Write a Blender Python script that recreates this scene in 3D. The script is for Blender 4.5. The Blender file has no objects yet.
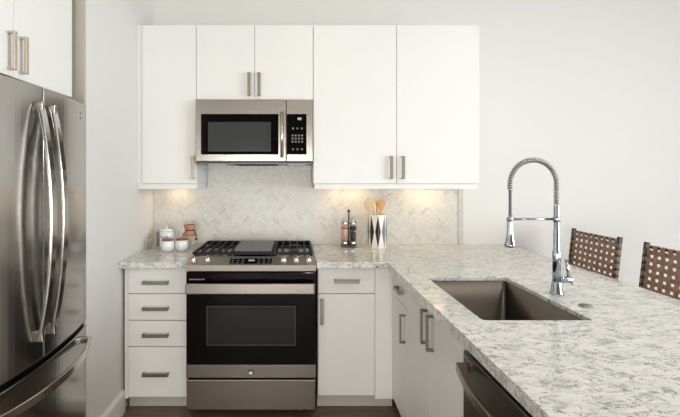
import bpy, bmesh, math, random
from mathutils import Vector, Matrix
random.seed(7)
PI = math.pi
C = bpy.context.scene.collection
scene = bpy.context.scene

# ------------------------------------------------------------------ camera
F = 434.0; VX, VY = 295.0, 175.0; CH = 1.427
cd = bpy.data.cameras.new('camera'); cam = bpy.data.objects.new('camera', cd); C.objects.link(cam)
cam.location = (0, 0, CH); cam.rotation_euler = (PI/2, 0, 0)
cd.sensor_fit = 'HORIZONTAL'; cd.sensor_width = 36.0; cd.lens = F/680*36
cd.shift_x = (340-VX)/680; cd.shift_y = -(208.5-VY)/680
cd.clip_start = 0.02
scene.camera = cam

# ------------------------------------------------------------------ view, world, daylight
vs = scene.view_settings
scene.display_settings.display_device = 'sRGB'
vs.view_transform = 'Standard'; vs.look = 'None'; vs.gamma = 1.0; vs.use_curve_mapping = False
vs.exposure = 0.0
scene.cycles.use_denoising = True
scene.cycles.max_bounces = 10; scene.cycles.diffuse_bounces = 6
scene.cycles.sample_clamp_indirect = 6.0
w = bpy.data.worlds.new('sky'); scene.world = w; w.use_nodes = True
w.node_tree.nodes['Background'].inputs[0].default_value = (0.75, 0.85, 1.0, 1)
w.node_tree.nodes['Background'].inputs[1].default_value = 1.5

def area(name, loc, rot, sx, sy, power, col=(1, 1, 1), parent=None):
    l = bpy.data.lights.new(name, 'AREA'); l.shape = 'RECTANGLE'; l.size = sx; l.size_y = sy
    l.energy = power; l.color = col
    o = bpy.data.objects.new(name, l); C.objects.link(o)
    o.location = loc; o.rotation_euler = rot
    if parent:
        o.location = Vector(loc) - worg(parent); o.parent = parent
    return o
# daylight outside the right window (cool); added fill behind made-up rear panes
RX = 4.7; RY = -3.6; CZ = 2.95
area('daylight_right_window', (RX+0.25, -0.6, 1.55), (0, PI/2, 0), 2.1, 3.6, 300, (0.88, 0.94, 1.0))
area('added_rear_fill', (-0.45, RY-0.25, 1.0), (PI/2, 0, 0), 2.3, 1.5, 150, (1.0, 0.965, 0.92))  # fill light added behind the camera, shining through a made-up window
area('added_rear_fill_2', (3.0, RY-0.25, 1.0), (PI/2, 0, 0), 2.3, 1.5, 20, (1.0, 0.965, 0.92))  # weaker added fill behind the second made-up rear window

# ------------------------------------------------------------------ helpers
def worg(o):
    v = Vector((0, 0, 0))
    while o is not None:
        v = v + Vector(o.location); o = o.parent
    return v
def BM(): return bmesh.new()
def bx(bm, x0, x1, y0, y1, z0, z1):
    vs_ = [bm.verts.new(p) for p in ((x0,y0,z0),(x1,y0,z0),(x1,y1,z0),(x0,y1,z0),(x0,y0,z1),(x1,y0,z1),(x1,y1,z1),(x0,y1,z1))]
    for f in ((0,3,2,1),(4,5,6,7),(0,1,5,4),(1,2,6,5),(2,3,7,6),(3,0,4,7)):
        bm.faces.new([vs_[i] for i in f])
    return bm
def prism(bm, pts, axis, a, b):
    """extrude a 2D polygon along an axis ('x': pts are (y,z); 'y': (x,z); 'z': (x,y))"""
    def P(p, t):
        return {'x': (t, p[0], p[1]), 'y': (p[0], t, p[1]), 'z': (p[0], p[1], t)}[axis]
    A = [bm.verts.new(P(p, a)) for p in pts]; B = [bm.verts.new(P(p, b)) for p in pts]
    n = len(pts)
    bm.faces.new(A); bm.faces.new(B[::-1])
    for i in range(n):
        bm.faces.new([A[i], B[i], B[(i+1) % n], A[(i+1) % n]])
    return bm
def lathe(bm, prof, c, axis='z', seg=32, cap=True):
    """prof: list of (r, h) from c along axis"""
    c = Vector(c); rings = []
    for r, h in prof:
        ring = []
        for i in range(seg):
            a = 2*PI*i/seg
            u, v = r*math.cos(a), r*math.sin(a)
            d = {'z': Vector((u, v, h)), 'x': Vector((h, u, v)), 'y': Vector((u, h, v))}[axis] if isinstance(axis, str) else axis @ Vector((u, v, h))
            ring.append(bm.verts.new(c+d))
        rings.append(ring)
    for A, B in zip(rings, rings[1:]):
        for i in range(seg):
            f = bm.faces.new([A[i], A[(i+1) % seg], B[(i+1) % seg], B[i]]); f.smooth = True
    if cap:
        bm.faces.new(rings[0][::-1]); bm.faces.new(rings[-1])
    return bm
def tube(bm, pts, r, seg=12, cap=True, flat=None):
    """sweep along pts; r radius or list; flat=(a,b) elliptical/rect section half sizes"""
    pts = [Vector(p) for p in pts]; n = len(pts); rings = []
    t0 = (pts[1]-pts[0]).normalized()
    up = Vector((0, 0, 1)) if abs(t0.z) < .9 else Vector((0, 1, 0))
    nrm = (up - t0*up.dot(t0)).normalized()
    for i in range(n):
        t = (pts[min(i+1, n-1)]-pts[max(i-1, 0)]).normalized()
        nrm = (nrm - t*nrm.dot(t)).normalized(); b = t.cross(nrm)
        rr = r[i] if isinstance(r, (list, tuple)) else r
        ring = []
        if flat:
            for su, sv in ((-1,-1),(1,-1),(1,1),(-1,1)):
                ring.append(bm.verts.new(pts[i]+nrm*su*flat[0]+b*sv*flat[1]))
        else:
            for k in range(seg):
                a = 2*PI*k/seg
                ring.append(bm.verts.new(pts[i]+nrm*rr*math.cos(a)+b*rr*math.sin(a)))
        rings.append(ring)
    s = len(rings[0])
    for A, B in zip(rings, rings[1:]):
        for k in range(s):
            f = bm.faces.new([A[k], A[(k+1) % s], B[(k+1) % s], B[k]]); f.smooth = not flat
    if cap:
        bm.faces.new(rings[0][::-1]); bm.faces.new(rings[-1])
    return bm
def obj(name, bm, mat, parent=None, bevel=0, seg=2, kind=None, label=None, recalc=True):
    if recalc: bmesh.ops.recalc_face_normals(bm, faces=bm.faces)
    me = bpy.data.meshes.new(name); bm.to_mesh(me); bm.free()
    if parent is not None: me.transform(Matrix.Translation(-worg(parent)))
    me.materials.append(mat)
    o = bpy.data.objects.new(name, me); C.objects.link(o)
    if parent is not None: o.parent = parent
    if bevel:
        m = o.modifiers.new('bevel', 'BEVEL'); m.width = bevel; m.segments = seg; m.limit_method = 'ANGLE'; m.angle_limit = .6
        m.harden_normals = False
    if kind: o['kind'] = kind
    if label: o['label'] = label
    return o
def tag(o, label, cat, group=None):
    o['label'] = label; o['category'] = cat
    if group: o['group'] = group
    return o
def thing(name, label, cat, loc, group=None):
    o = bpy.data.objects.new(name, None); C.objects.link(o); o.location = loc
    o.empty_display_size = .05
    return tag(o, label, cat, group)
def struct(name, bm, mat, bevel=0, parent=None):
    return obj(name, bm, mat, parent, bevel, kind='structure')
def text_mesh(name, s, size, mat, parent, loc, rot, depth=.0004, font_shear=0.0, label=None):
    cu = bpy.data.curves.new(name, 'FONT'); cu.body = s; cu.size = size; cu.extrude = depth
    cu.align_x = 'CENTER'; cu.align_y = 'CENTER'; cu.shear = font_shear
    t = bpy.data.objects.new(name, cu); C.objects.link(t)
    dg = bpy.context.evaluated_depsgraph_get(); dg.update()
    me = bpy.data.meshes.new_from_object(t.evaluated_get(dg)); 
    bpy.data.objects.remove(t)
    M = Matrix.Translation(Vector(loc)-worg(parent)) @ rot.to_4x4()
    me.transform(M); me.materials.clear(); me.materials.append(mat)
    o = bpy.data.objects.new(name, me); C.objects.link(o); o.parent = parent
    if label: o['label'] = label
    return o
FRONT = Matrix.Rotation(PI/2, 3, 'X')          # text facing -Y

# ------------------------------------------------------------------ materials
def srgb(r, g, b):
    f = lambda c: (c/255/12.92) if c/255 <= .04045 else ((c/255+.055)/1.055)**2.4
    return (f(r), f(g), f(b), 1)
def mat(name, col, rough=.5, metal=0, coat=0, spec=.5, trans=0, ior=1.45, emit=None, estr=0, alpha=1):
    m = bpy.data.materials.new(name); m.use_nodes = True
    p = m.node_tree.nodes['Principled BSDF']
    p.inputs['Base Color'].default_value = col if len(col) == 4 else (*col, 1)
    p.inputs['Roughness'].default_value = rough; p.inputs['Metallic'].default_value = metal
    p.inputs['Specular IOR Level'].default_value = spec
    p.inputs['Coat Weight'].default_value = coat; p.inputs['Transmission Weight'].default_value = trans
    p.inputs['IOR'].default_value = ior; p.inputs['Alpha'].default_value = alpha
    if emit: p.inputs['Emission Color'].default_value = emit; p.inputs['Emission Strength'].default_value = estr
    return m
def nodes(m):
    nt = m.node_tree; return nt, nt.nodes, nt.links, nt.nodes['Principled BSDF']
def noise(nt, scale, detail=4, rough=.55, vec=None, dist=0):
    n = nt.nodes.new('ShaderNodeTexNoise'); n.inputs['Scale'].default_value = scale
    n.inputs['Detail'].default_value = detail; n.inputs['Roughness'].default_value = rough
    n.inputs['Distortion'].default_value = dist
    if vec is not None: nt.links.new(vec, n.inputs['Vector'])
    return n
def coords(nt, scale=(1, 1, 1), rot=(0, 0, 0), loc=(0, 0, 0)):
    g = nt.nodes.new('ShaderNodeNewGeometry'); m = nt.nodes.new('ShaderNodeMapping')
    m.inputs['Scale'].default_value = scale; m.inputs['Rotation'].default_value = rot; m.inputs['Location'].default_value = loc
    nt.links.new(g.outputs['Position'], m.inputs['Vector']); return m.outputs['Vector']
def ramp(nt, fac, stops, interp='LINEAR'):
    r = nt.nodes.new('ShaderNodeValToRGB'); nt.links.new(fac, r.inputs['Fac']); r.color_ramp.interpolation = interp
    e = r.color_ramp.elements
    while len(e) < len(stops): e.new(.5)
    for q, (p, c) in zip(e, stops):
        q.position = p; q.color = c if len(c) == 4 else (*c, 1)
    return r.outputs['Color']
def mix(nt, fac, a, b, mode='MIX'):
    m = nt.nodes.new('ShaderNodeMix'); m.data_type = 'RGBA'; m.blend_type = mode
    for s, v in ((0, fac), (6, a), (7, b)):
        if hasattr(v, 'links') or isinstance(v, bpy.types.NodeSocket): nt.links.new(v, m.inputs[s])
        else: m.inputs[s].default_value = v
    return m.outputs[2]
def bump(nt, p, h, strength=.1, dist=.002):
    b = nt.nodes.new('ShaderNodeBump'); b.inputs['Strength'].default_value = strength; b.inputs['Distance'].default_value = dist
    nt.links.new(h, b.inputs['Height']); nt.links.new(b.outputs['Normal'], p.inputs['Normal'])

def paint(name, col, rough=.6):
    m = mat(name, col, rough); nt, N, L, p = nodes(m)
    n = noise(nt, 180, 3, vec=coords(nt)); bump(nt, p, n.outputs['Fac'], .04, .001); return m
M_wall = paint('wall_paint', srgb(224, 221, 216), .62)
M_ceil = paint('ceiling_paint', srgb(206, 204, 200), .8)
M_trim = paint('trim_paint', srgb(232, 231, 227), .4)
M_cab = paint('cabinet_lacquer', srgb(232, 230, 225), .38)
M_cabin = paint('cabinet_carcass', srgb(200, 196, 186), .5)
M_toe = paint('toe_kick_board', srgb(190, 184, 172), .5)

def steel(name, col, rough, stretch, amt=.05):
    """brushed metal: fine streaks along one axis"""
    m = mat(name, col, rough, 1.0); nt, N, L, p = nodes(m)
    n = noise(nt, 1.0, 5, .65, coords(nt, stretch))
    mr = N.new('ShaderNodeMapRange'); L.new(n.outputs['Fac'], mr.inputs[0])
    mr.inputs[1].default_value = .3; mr.inputs[2].default_value = .7
    mr.inputs[3].default_value = max(.02, rough-amt); mr.inputs[4].default_value = rough+amt
    L.new(mr.outputs[0], p.inputs['Roughness'])
    return m
M_steelV = steel('fridge_steel', (.40, .385, .365, 1), .19, (160, 160, 1.5), .03)
M_steelH = steel('range_steel', (.36, .33, .292, 1), .25, (2, 120, 120), .0)
M_steelP = steel('range_panel_steel', (.46, .42, .37, 1), .45, (2, 120, 120), .0)
M_slate = steel('dishwasher_steel', (.24, .21, .185, 1), .30, (160, 2, 160), .03)
M_sink = steel('sink_steel', (.11, .095, .082, 1), .33, (60, 60, 60), .02)
M_nickel = mat('brushed_nickel', (.30, .265, .22), .33, 1)
M_handle = mat('polished_steel_handle', (.52, .48, .43), .2, 1)
M_fhandle = mat('fridge_handle_steel', (.64, .61, .57), .16, 1)
M_chrome = mat('chrome', (.42, .46, .50), .10, 1)
M_spring = mat('spring_steel', (.50, .48, .43), .3, 1)
M_black = mat('black_enamel', (.012, .012, .013), .25, 0, .3)
M_iron = mat('cast_iron', (.013, .014, .017), .55, spec=.3)
M_griddle = mat('griddle_grey', (.13, .13, .127), .38, .4)
M_blackglass = mat('black_glass', (.004, .003, .0025), .05, 0, spec=.15)
M_window = mat('oven_window_glass', (.022, .019, .017), .06, spec=.25)
M_mwin = mat('microwave_window_glass', (.05, .053, .05), .12, spec=.3)
M_darkgap = mat('dark_gap', (.01, .009, .008), .7)
M_rubber = mat('rubber', (.02, .02, .02), .7)
M_button = mat('button_print', (.16, .16, .165), .5)
M_led = mat('lit_digits', (.5, .55, .6), .5, emit=(.75, .85, 1, 1), estr=.6)
M_lens = mat('lamp_lens_frosted', (.75, .73, .68), .4)
M_badge = mat('badge_metal', (.35, .33, .30), .35, 1)
M_ceramic = mat('white_ceramic', srgb(232, 232, 232), .15, coat=.4)
M_woodbrown = mat('walnut_lid', srgb(132, 88, 70), .45)
M_ink = mat('blue_ink', srgb(70, 90, 130), .5)
M_copper = mat('wood_collar', srgb(180, 126, 96), .38)
M_leather_dark = mat('dark_leather_tie', srgb(45, 30, 26), .6)
def glass(name, col=(1, 1, 1), rough=.0, tint=.0):
    m = bpy.data.materials.new(name); m.use_nodes = True; nt = m.node_tree; nt.nodes.clear()
    out = nt.nodes.new('ShaderNodeOutputMaterial'); t = nt.nodes.new('ShaderNodeBsdfTransparent'); g = nt.nodes.new('ShaderNodeBsdfGlossy')
    t.inputs[0].default_value = (*col, 1); g.inputs['Roughness'].default_value = .02
    lw = nt.nodes.new('ShaderNodeLayerWeight'); lw.inputs[0].default_value = .3
    fr = nt.nodes.new('ShaderNodeMath'); fr.operation = 'MULTIPLY_ADD'; fr.inputs[1].default_value = .45; fr.inputs[2].default_value = .03
    nt.links.new(lw.outputs['Facing'], fr.inputs[0])
    mx = nt.nodes.new('ShaderNodeMixShader'); nt.links.new(fr.outputs[0], mx.inputs[0]); nt.links.new(t.outputs[0], mx.inputs[1]); nt.links.new(g.outputs[0], mx.inputs[2])
    nt.links.new(mx.outputs[0], out.inputs[0]); return m
M_pane = glass('window_pane_glass', (.97, .98, .98))
M_glass = glass('clear_glass', (.975, .98, .975))
M_smoke = glass('smoked_glass', (.86, .87, .87))
M_salt = mat('pink_salt', srgb(214, 160, 145), .7)
M_pepper = mat('peppercorns', srgb(48, 40, 38), .7)

# wood utensils
def wood(name, a, b, scale=(14, 14, 2)):
    m = mat(name, a, .5); nt, N, L, p = nodes(m)
    n = noise(nt, 6, 4, vec=coords(nt, scale)); L.new(ramp(nt, n.outputs['Fac'], [(.3, a), (.7, b)]), p.inputs['Base Color']); return m
M_paleWood = wood('pale_beech', srgb(242, 216, 178), srgb(226, 194, 150))
M_oliveWood = wood('olive_wood', srgb(226, 176, 116), srgb(200, 142, 84))

# granite worktop
def granite():
    m = mat('granite_worktop', (.7, .7, .68), .13, spec=.5); nt, N, L, p = nodes(m)
    base = ramp(nt, noise(nt, 18, 5, .6, coords(nt, (.8, 1.4, 1.4)), .6).outputs['Fac'], [(.32, srgb(204, 205, 201)), (.5, srgb(219, 217, 210)), (.68, srgb(229, 226, 218))])
    n2 = noise(nt, 1.0, 6, .7, coords(nt, (20, 38, 38), (0, 0, .35)), .8).outputs['Fac']
    c1 = mix(nt, ramp(nt, n2, [(.53, (0, 0, 0)), (.62, (.55, .55, .55)), (.74, (.9, .9, .9))]), base, srgb(132, 138, 138))
    # thin dark squiggles: the narrow band round the middle value of a stretched noise, kept only in clusters
    n3 = noise(nt, 1.0, 5, .62, coords(nt, (22, 46, 46), (0, 0, .30), (3, 1, 2)), 1.2).outputs['Fac']
    n4 = noise(nt, 1.0, 3, .6, coords(nt, (17, 28, 28), (0, 0, .3), (7, 3, 1)), .8).outputs['Fac']
    mul = N.new('ShaderNodeMath'); mul.operation = 'MULTIPLY'
    L.new(ramp(nt, n3, [(.470, (0, 0, 0)), (.492, (1, 1, 1)), (.508, (1, 1, 1)), (.530, (0, 0, 0))]), mul.inputs[0])
    L.new(ramp(nt, n4, [(.45, (0, 0, 0)), (.56, (.9, .9, .9))]), mul.inputs[1])
    c2 = mix(nt, mul.outputs[0], c1, srgb(66, 70, 66))
    n5 = noise(nt, 1.0, 3, .5, coords(nt, (40, 60, 60), (0, 0, 0), (9, 5, 3))).outputs['Fac']
    c3 = mix(nt, ramp(nt, n5, [(.66, (0, 0, 0)), (.72, (.6, .6, .6))]), c2, srgb(112, 112, 104))
    L.new(c3, p.inputs['Base Color']); return m
M_granite = granite()

# marble tiles (per-tile tint is in the 'tint' attribute)
def marble():
    m = mat('marble_herringbone', (.7, .7, .7), .28); nt, N, L, p = nodes(m)
    at = N.new('ShaderNodeAttribute'); at.attribute_name = 'tint'
    base = ramp(nt, at.outputs['Fac'], [(0, srgb(200, 196, 188)), (.14, srgb(214, 210, 201)), (1, srgb(222, 218, 210))])
    n = noise(nt, 14, 6, .65, coords(nt, (1, 1, 1), (0, .6, 0)), 2.2).outputs['Fac']
    v = ramp(nt, n, [(.47, (0, 0, 0)), (.505, (.3, .3, .3)), (.54, (0, 0, 0))])
    L.new(mix(nt, v, base, srgb(150, 148, 144)), p.inputs['Base Color']); return m
M_marble = marble()
M_grout = mat('grout', srgb(204, 200, 191), .8)

def floor_mat():
    m = mat('dark_wood_floor', (.06, .04, .03), .42); nt, N, L, p = nodes(m)
    b = N.new('ShaderNodeTexBrick'); L.new(coords(nt), b.inputs['Vector'])
    b.inputs['Color1'].default_value = srgb(124, 102, 88); b.inputs['Color2'].default_value = srgb(98, 78, 66); b.inputs['Mortar'].default_value = srgb(30, 22, 18)
    b.inputs['Scale'].default_value = 1; b.inputs['Brick Width'].default_value = 1.2; b.inputs['Row Height'].default_value = .15; b.inputs['Mortar Size'].default_value = .002
    n = noise(nt, 1, 6, .65, coords(nt, (3, 45, 1)), .6).outputs['Fac']
    L.new(mix(nt, .55, b.outputs['Color'], ramp(nt, n, [(.3, srgb(76, 60, 50)), (.7, srgb(150, 128, 112))])), p.inputs['Base Color']); return m
M_floor = floor_mat()

def leather():
    m = mat('brown_leather', srgb(120, 78, 56), .48); nt, N, L, p = nodes(m)
    n = noise(nt, 60, 4, vec=coords(nt)).outputs['Fac']
    L.new(ramp(nt, n, [(.3, srgb(130, 101, 81)), (.7, srgb(158, 127, 103))]), p.inputs['Base Color']); bump(nt, p, n, .12, .001); return m
M_leather = leather()
M_stoolmetal = mat('gunmetal_stool_frame', (.055, .06, .068), .38, .8)

# ------------------------------------------------------------------ room
BY = 3.2; LX = -1.04
struct('floor', bx(BM(), -2.0, RX+.1, RY-.1, BY+.1, -.1, 0), M_floor)
struct('ceiling', bx(BM(), -2.0, RX+.1, RY-.1, BY+.1, CZ, CZ+.1), M_ceil)
struct('wall_back', bx(BM(), -2.0, RX+.1, BY, BY+.1, 0, CZ), M_wall)
struct('wall_left', bx(BM(), -1.9, LX, 2.16, BY, 0, CZ), M_wall)
struct('wall_alcove', bx(BM(), -2.0, -1.9, RY-.1, BY, 0, CZ), M_wall)
def holed_wall(bm, axis, u0, u1, t0, t1, holes):
    """a wall spanning u0..u1 with window holes (ua, ub, za, zb)"""
    def b(a, c, z0, z1):
        if axis == 'x': bx(bm, a, c, t0, t1, z0, z1)
        else: bx(bm, t0, t1, a, c, z0, z1)
    u = u0
    for ua, ub, za, zb in holes:
        b(u, ua, 0, CZ); b(ua, ub, 0, za); b(ua, ub, zb, CZ); u = ub
    b(u, u1, 0, CZ); return bm
struct('wall_right', holed_wall(BM(), 'y', RY, BY, RX, RX+.1, [(-2.4, 1.2, .5, 2.6)]), M_wall)
struct('wall_front', holed_wall(BM(), 'x', -1.9, RX, RY-.1, RY, [(-1.6, .7, .25, 1.75), (1.85, 4.15, .25, 1.75)]), paint('taupe_bounce_cut', srgb(128, 116, 102)))  # dark colour of this unseen wall added to dim bounce and steel reflections
def window(n, axis, u0, u1, z0, z1, t, nm):
    root = bpy.data.objects.new('window_%d' % n, None); C.objects.link(root); root['kind'] = 'structure'
    root.location = (t, (u0+u1)/2, z0) if axis == 'y' else ((u0+u1)/2, t, z0)
    bm = BM(); d = .03
    def b(a, c, za, zb):
        if axis == 'y': bx(bm, t-d, t+d, a, c, za, zb)
        else: bx(bm, a, c, t-d, t+d, za, zb)
    e = .06
    b(u0, u0+e, z0, z1); b(u1-e, u1, z0, z1); b(u0+e, u1-e, z0, z0+e); b(u0+e, u1-e, z1-e, z1)
    for k in range(1, nm):
        u = u0+(u1-u0)*k/nm; b(u-.03, u+.03, z0+e, z1-e)
    obj('window_frame', bm, M_trim, root)
    bm = BM()
    if axis == 'y': bx(bm, t-.004, t+.004, u0+e, u1-e, z0+e, z1-e)
    else: bx(bm, u0+e, u1-e, t-.004, t+.004, z0+e, z1-e)
    obj('window_pane', bm, M_pane, root)
window(1, 'y', -2.4, 1.2, .5, 2.6, RX+.05, 4)
window(2, 'x', -1.6, .7, .25, 1.75, RY-.05, 2)  # unseen rear window, added for fill and kept low, out of the microwave's reflection
window(3, 'x', 1.85, 4.15, .25, 1.75, RY-.05, 2)  # second unseen rear window, likewise added to let fill light in
# baseboards
struct('baseboard_left', prism(BM(), [(LX, .0), (LX+.016, 0), (LX+.016, .115), (LX+.006, .135), (LX, .135)], 'y', 2.16, 2.62), M_trim)
struct('baseboard_back', prism(BM(), [(BY, 0), (BY-.016, 0), (BY-.016, .115), (BY-.006, .135), (BY, .135)], 'x', 1.60, RX), M_trim)
struct('baseboard_end', prism(BM(), [(2.16, 0), (2.144, 0), (2.144, .115), (2.154, .135), (2.16, .135)], 'x', -1.09, LX+.016), M_trim)

# unseen ceiling lamps, added to brighten the room
for k, (lx, ly) in enumerate(((0.2, 1.35), (1.6, 1.35), (0.2, -.8), (1.6, -.8), (3.2, .4))):
    t = thing('added_downlight', ['added unseen ceiling downlight in front of the range', 'added unseen ceiling downlight over the peninsula worktop', 'added unseen ceiling downlight behind the camera on the kitchen side', 'added unseen ceiling downlight behind the camera near the stools', 'added unseen ceiling downlight nearest the right window'][k], 'added ceiling light', (lx, ly, CZ))
    obj('lamp_trim', lathe(BM(), [(.055, 0), (.085, 0), (.085, -.008), (.06, -.012), (.055, 0)], (lx, ly, CZ), cap=False), M_trim, t)
    obj('lamp_lens', lathe(BM(), [(.0551, -.001), (.0551, -.004)], (lx, ly, CZ)), mat('added_downlight_lens', (1, 1, 1), .5, emit=(1, .93, .82, 1), estr=8), t)
    l = area('added_downlight_beam', (lx, ly, CZ-.02), (0, 0, 0), .11, .11, 5, (1, .93, .84), t)

# ------------------------------------------------------------------ herringbone backsplash
def clip(poly, rect):
    x0, x1, z0, z1 = rect
    for ax, lim, sg in ((0, x0, 1), (0, x1, -1), (1, z0, 1), (1, z1, -1)):
        out = []
        for i in range(len(poly)):
            a, b = poly[i], poly[(i+1) % len(poly)]
            da, db = sg*(a[ax]-lim), sg*(b[ax]-lim)
            if da >= 0: out.append(a)
            if (da >= 0) != (db >= 0):
                t = da/(da-db); out.append((a[0]+(b[0]-a[0])*t, a[1]+(b[1]-a[1])*t))
        poly = out
        if len(poly) < 3: return []
    return poly
W = .0205; G = .0007
bm = BM(); lay = bm.faces.layers.float.new('tint')
cs = math.cos(PI/4); R0 = (-.2, 1.1)
rects = [(LX+.001, 1.196, .9145, 1.3345), (-.645, .117, 1.3345, 1.502)]
for a in range(-75, 76):
    for b_ in range(-17, 18):
        for kind in (0, 1):
            ox, oy = a+3*b_, a-3*b_
            if kind == 0: u0, u1, v0, v1 = ox, ox+3, oy, oy+1
            else: u0, u1, v0, v1 = ox+3, ox+4, oy-2, oy+1
            g = G/W
            q = [(u0+g, v0+g), (u1-g, v0+g), (u1-g, v1-g), (u0+g, v1-g)]
            q = [(R0[0]+W*(x-y)*cs, R0[1]+W*(x+y)*cs) for x, y in q]
            tint = random.random()**.8
            if random.random() < .10: tint *= .3
            for rc in rects:
                pl = clip(q, rc)
                if len(pl) < 3: continue
                area2 = sum(pl[i][0]*pl[(i+1) % len(pl)][1]-pl[(i+1) % len(pl)][0]*pl[i][1] for i in range(len(pl)))
                if abs(area2) < 2e-5: continue
                A = [bm.verts.new((x, BY-.009, z)) for x, z in pl]; B = [bm.verts.new((x, BY-.004, z)) for x, z in pl]
                fs = [bm.faces.new(A)] + [bm.faces.new([A[i], B[i], B[(i+1) % len(A)], A[(i+1) % len(A)]]) for i in range(len(A))]
                for f in fs: f[lay] = tint
bs = thing('tile_backsplash', 'pale marble herringbone tile backsplash between worktop and wall cabinets', 'backsplash', (0, BY-.001, .9145))
tl = obj('herringbone_tiles', bm, M_marble, bs)
gb = BM()
for r in rects: bx(gb, r[0], r[1], BY-.006, BY-.001, r[2], r[3])
obj('grout_bed', gb, M_grout, bs)
obj('edge_trim', bx(BM(), 1.199, 1.236, BY-.014, BY-.001, .9145, 1.3345), M_marble, bs, .004)
# name the face attribute for the shader
assert 'tint' in tl.data.attributes

# ------------------------------------------------------------------ pulls
def pull(parent, c, length, axis, out, wd=.020, proj=.030, m=None):
    """D pull: bar along axis ('x','y','z'), standing off along out (unit vector)"""
    c = Vector(c); out = Vector(out); ax = {'x': Vector((1,0,0)), 'y': Vector((0,1,0)), 'z': Vector((0,0,1))}[axis]
    sd = ax.cross(out); bm = BM()
    def blk(a0, a1, o0, o1, s):
        ps = [c+ax*a+out*o+sd*q for a in (a0, a1) for o in (o0, o1) for q in (-s, s)]
        lo = [min(p[i] for p in ps) for i in range(3)]; hi = [max(p[i] for p in ps) for i in range(3)]
        bx(bm, lo[0], hi[0], lo[1], hi[1], lo[2], hi[2])
    h = length/2
    blk(-h, h, proj-.008, proj, wd/2)
    blk(-h, -h+.009, 0, proj-.008, wd/2); blk(h-.009, h, 0, proj-.008, wd/2)
    return obj('pull_handle', bm, m or M_nickel, parent, .0012, 1)

# ------------------------------------------------------------------ wall cabinets
UY = 2.87; UF = 2.85; UZ0, UZ1 = 1.37, 2.412
def wall_cabinet(label, x0, x1, z0, z1, doors, rail=True, filler=None):
    t = thing('wall_cabinet', label, 'cabinet', ((x0+x1)/2, BY, z0))
    obj('cabinet_body', bx(BM(), x0, x1, UY, BY-.001, z0, z1), M_cab, t, .001, 1)
    if filler: obj('filler_strip', bx(BM(), filler[0], filler[1], UY-.012, UY, z0, z1), M_cab, t)
    if rail: obj('light_rail', bx(BM(), rail[0], rail[1], UY-.008, UY+.012, z0-.035, z0-.0005), M_cab, t, .001, 1)
    for (a, b, px, pz) in doors:
        d = obj('door', bx(BM(), a, b, UF, UY-.001, z0+.001, z1-.001), M_cab, t, .0015, 2)
        pull(d, (px, UF, pz), .15, 'z', (0, -1, 0))
    return t
t = wall_cabinet('tall narrow white wall cabinet left of the microwave', LX+.001, -.6495, UZ0, UZ1, [(-1.004, -.651, -.668, 1.475)], (LX+.003, -.652), (LX+.001, -1.007))
obj('side_rail', bx(BM(), -.664, -.6505, UY+.012, BY-.012, UZ0-.035, UZ0-.0005), M_cab, t)
wall_cabinet('short white two-door wall cabinet above the microwave', -.6485, .1185, 1.921, UZ1, [(-.6475, -.2665, -.300, 2.02), (-.2635, .1175, -.235, 2.02)], False)
t = wall_cabinet('wide white two-door wall cabinet right of the microwave', .1200, 1.2116, UZ0, UZ1, [(.1215, .6655, .629, 1.475), (.6685, 1.2105, .706, 1.475)], (.128, 1.204))
for a, b in ((.128, .142), (1.190, 1.204)):
    obj('side_rail', bx(BM(), a, b, UY+.012, BY-.016, UZ0-.035, UZ0-.0005), M_cab, t)
# under-cabinet lamps
def under_lamp(x0, x1, y, power, label):
    t = thing('under_cabinet_lamp', label, 'light', ((x0+x1)/2, y, UZ0))
    obj('lamp_housing', bx(BM(), x0, x1, y-.02, y+.02, UZ0-.016, UZ0-.0005), M_trim, t, .002, 1)
    obj('lamp_lens', bx(BM(), x0+.006, x1-.006, y-.014, y+.014, UZ0-.019, UZ0-.0165), M_lens, t)
    area('lamp_glow', ((x0+x1)/2, y, UZ0-.022), (0, 0, 0), x1-x0-.02, .02, power, (1.0, .72, .42), t)
under_lamp(-.90, -.80, 3.10, .28, 'small warm lamp under the narrow left wall cabinet')
under_lamp(.24, .52, 3.10, .5, 'warm lamp bar under the right wall cabinet, nearer the range')
under_lamp(.80, 1.08, 3.10, .5, 'warm lamp bar under the right wall cabinet, nearer its outer end')

# ------------------------------------------------------------------ microwave
MX0, MX1, MZ0, MZ1, MF = -.6425, .1165, 1.506, 1.915, 2.80
t = thing('over_range_microwave', 'stainless steel microwave with black glass door mounted above the range', 'microwave', (-.263, BY, MZ0))
def Xat(px, y): return (px-VX)*y/F
def Zat(py, y): return CH-(py-VY)*y/F
obj('casing', bx(BM(), MX0, MX1, MF+.04, BY-.012, MZ0, MZ1), mat('microwave_casing', (.05, .05, .05), .4, .5), t, .002, 1)
split = Xat(286.2, MF)
bm = BM(); bx(bm, MX0, split-.001, MF, MF+.039, MZ0+.008, MZ1)
d = obj('door', bm, M_steelH, t, .004, 3)
gx0, gx1, gz0, gz1 = Xat(201, MF), Xat(278.5, MF), Zat(154.5, MF), Zat(114, MF)
obj('door_glass', bx(BM(), gx0, gx1, MF-.002, MF+.002, gz0, gz1), M_blackglass, d, .001, 1)
obj('viewing_window', bx(BM(), Xat(208, MF), Xat(271, MF), MF-.0028, MF-.001, Zat(151.5, MF), Zat(122, MF)), M_mwin, d)
bm = BM(); hx = Xat(282, MF); hz0, hz1 = Zat(158, MF), Zat(112.5, MF)
tube(bm, [(hx, MF-.036, hz0), (hx, MF-.036, hz1)], .0105, 16)
bx(bm, hx-.009, hx+.009, MF-.028, MF, hz0, hz0+.018); bx(bm, hx-.009, hx+.009, MF-.028, MF, hz1-.018, hz1)
obj('handle', bm, M_fhandle, d)
obj('control_frame', bx(BM(), split+.001, MX1, MF, MF+.039, MZ0+.008, MZ1), M_steelH, t, .004, 3)
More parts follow.
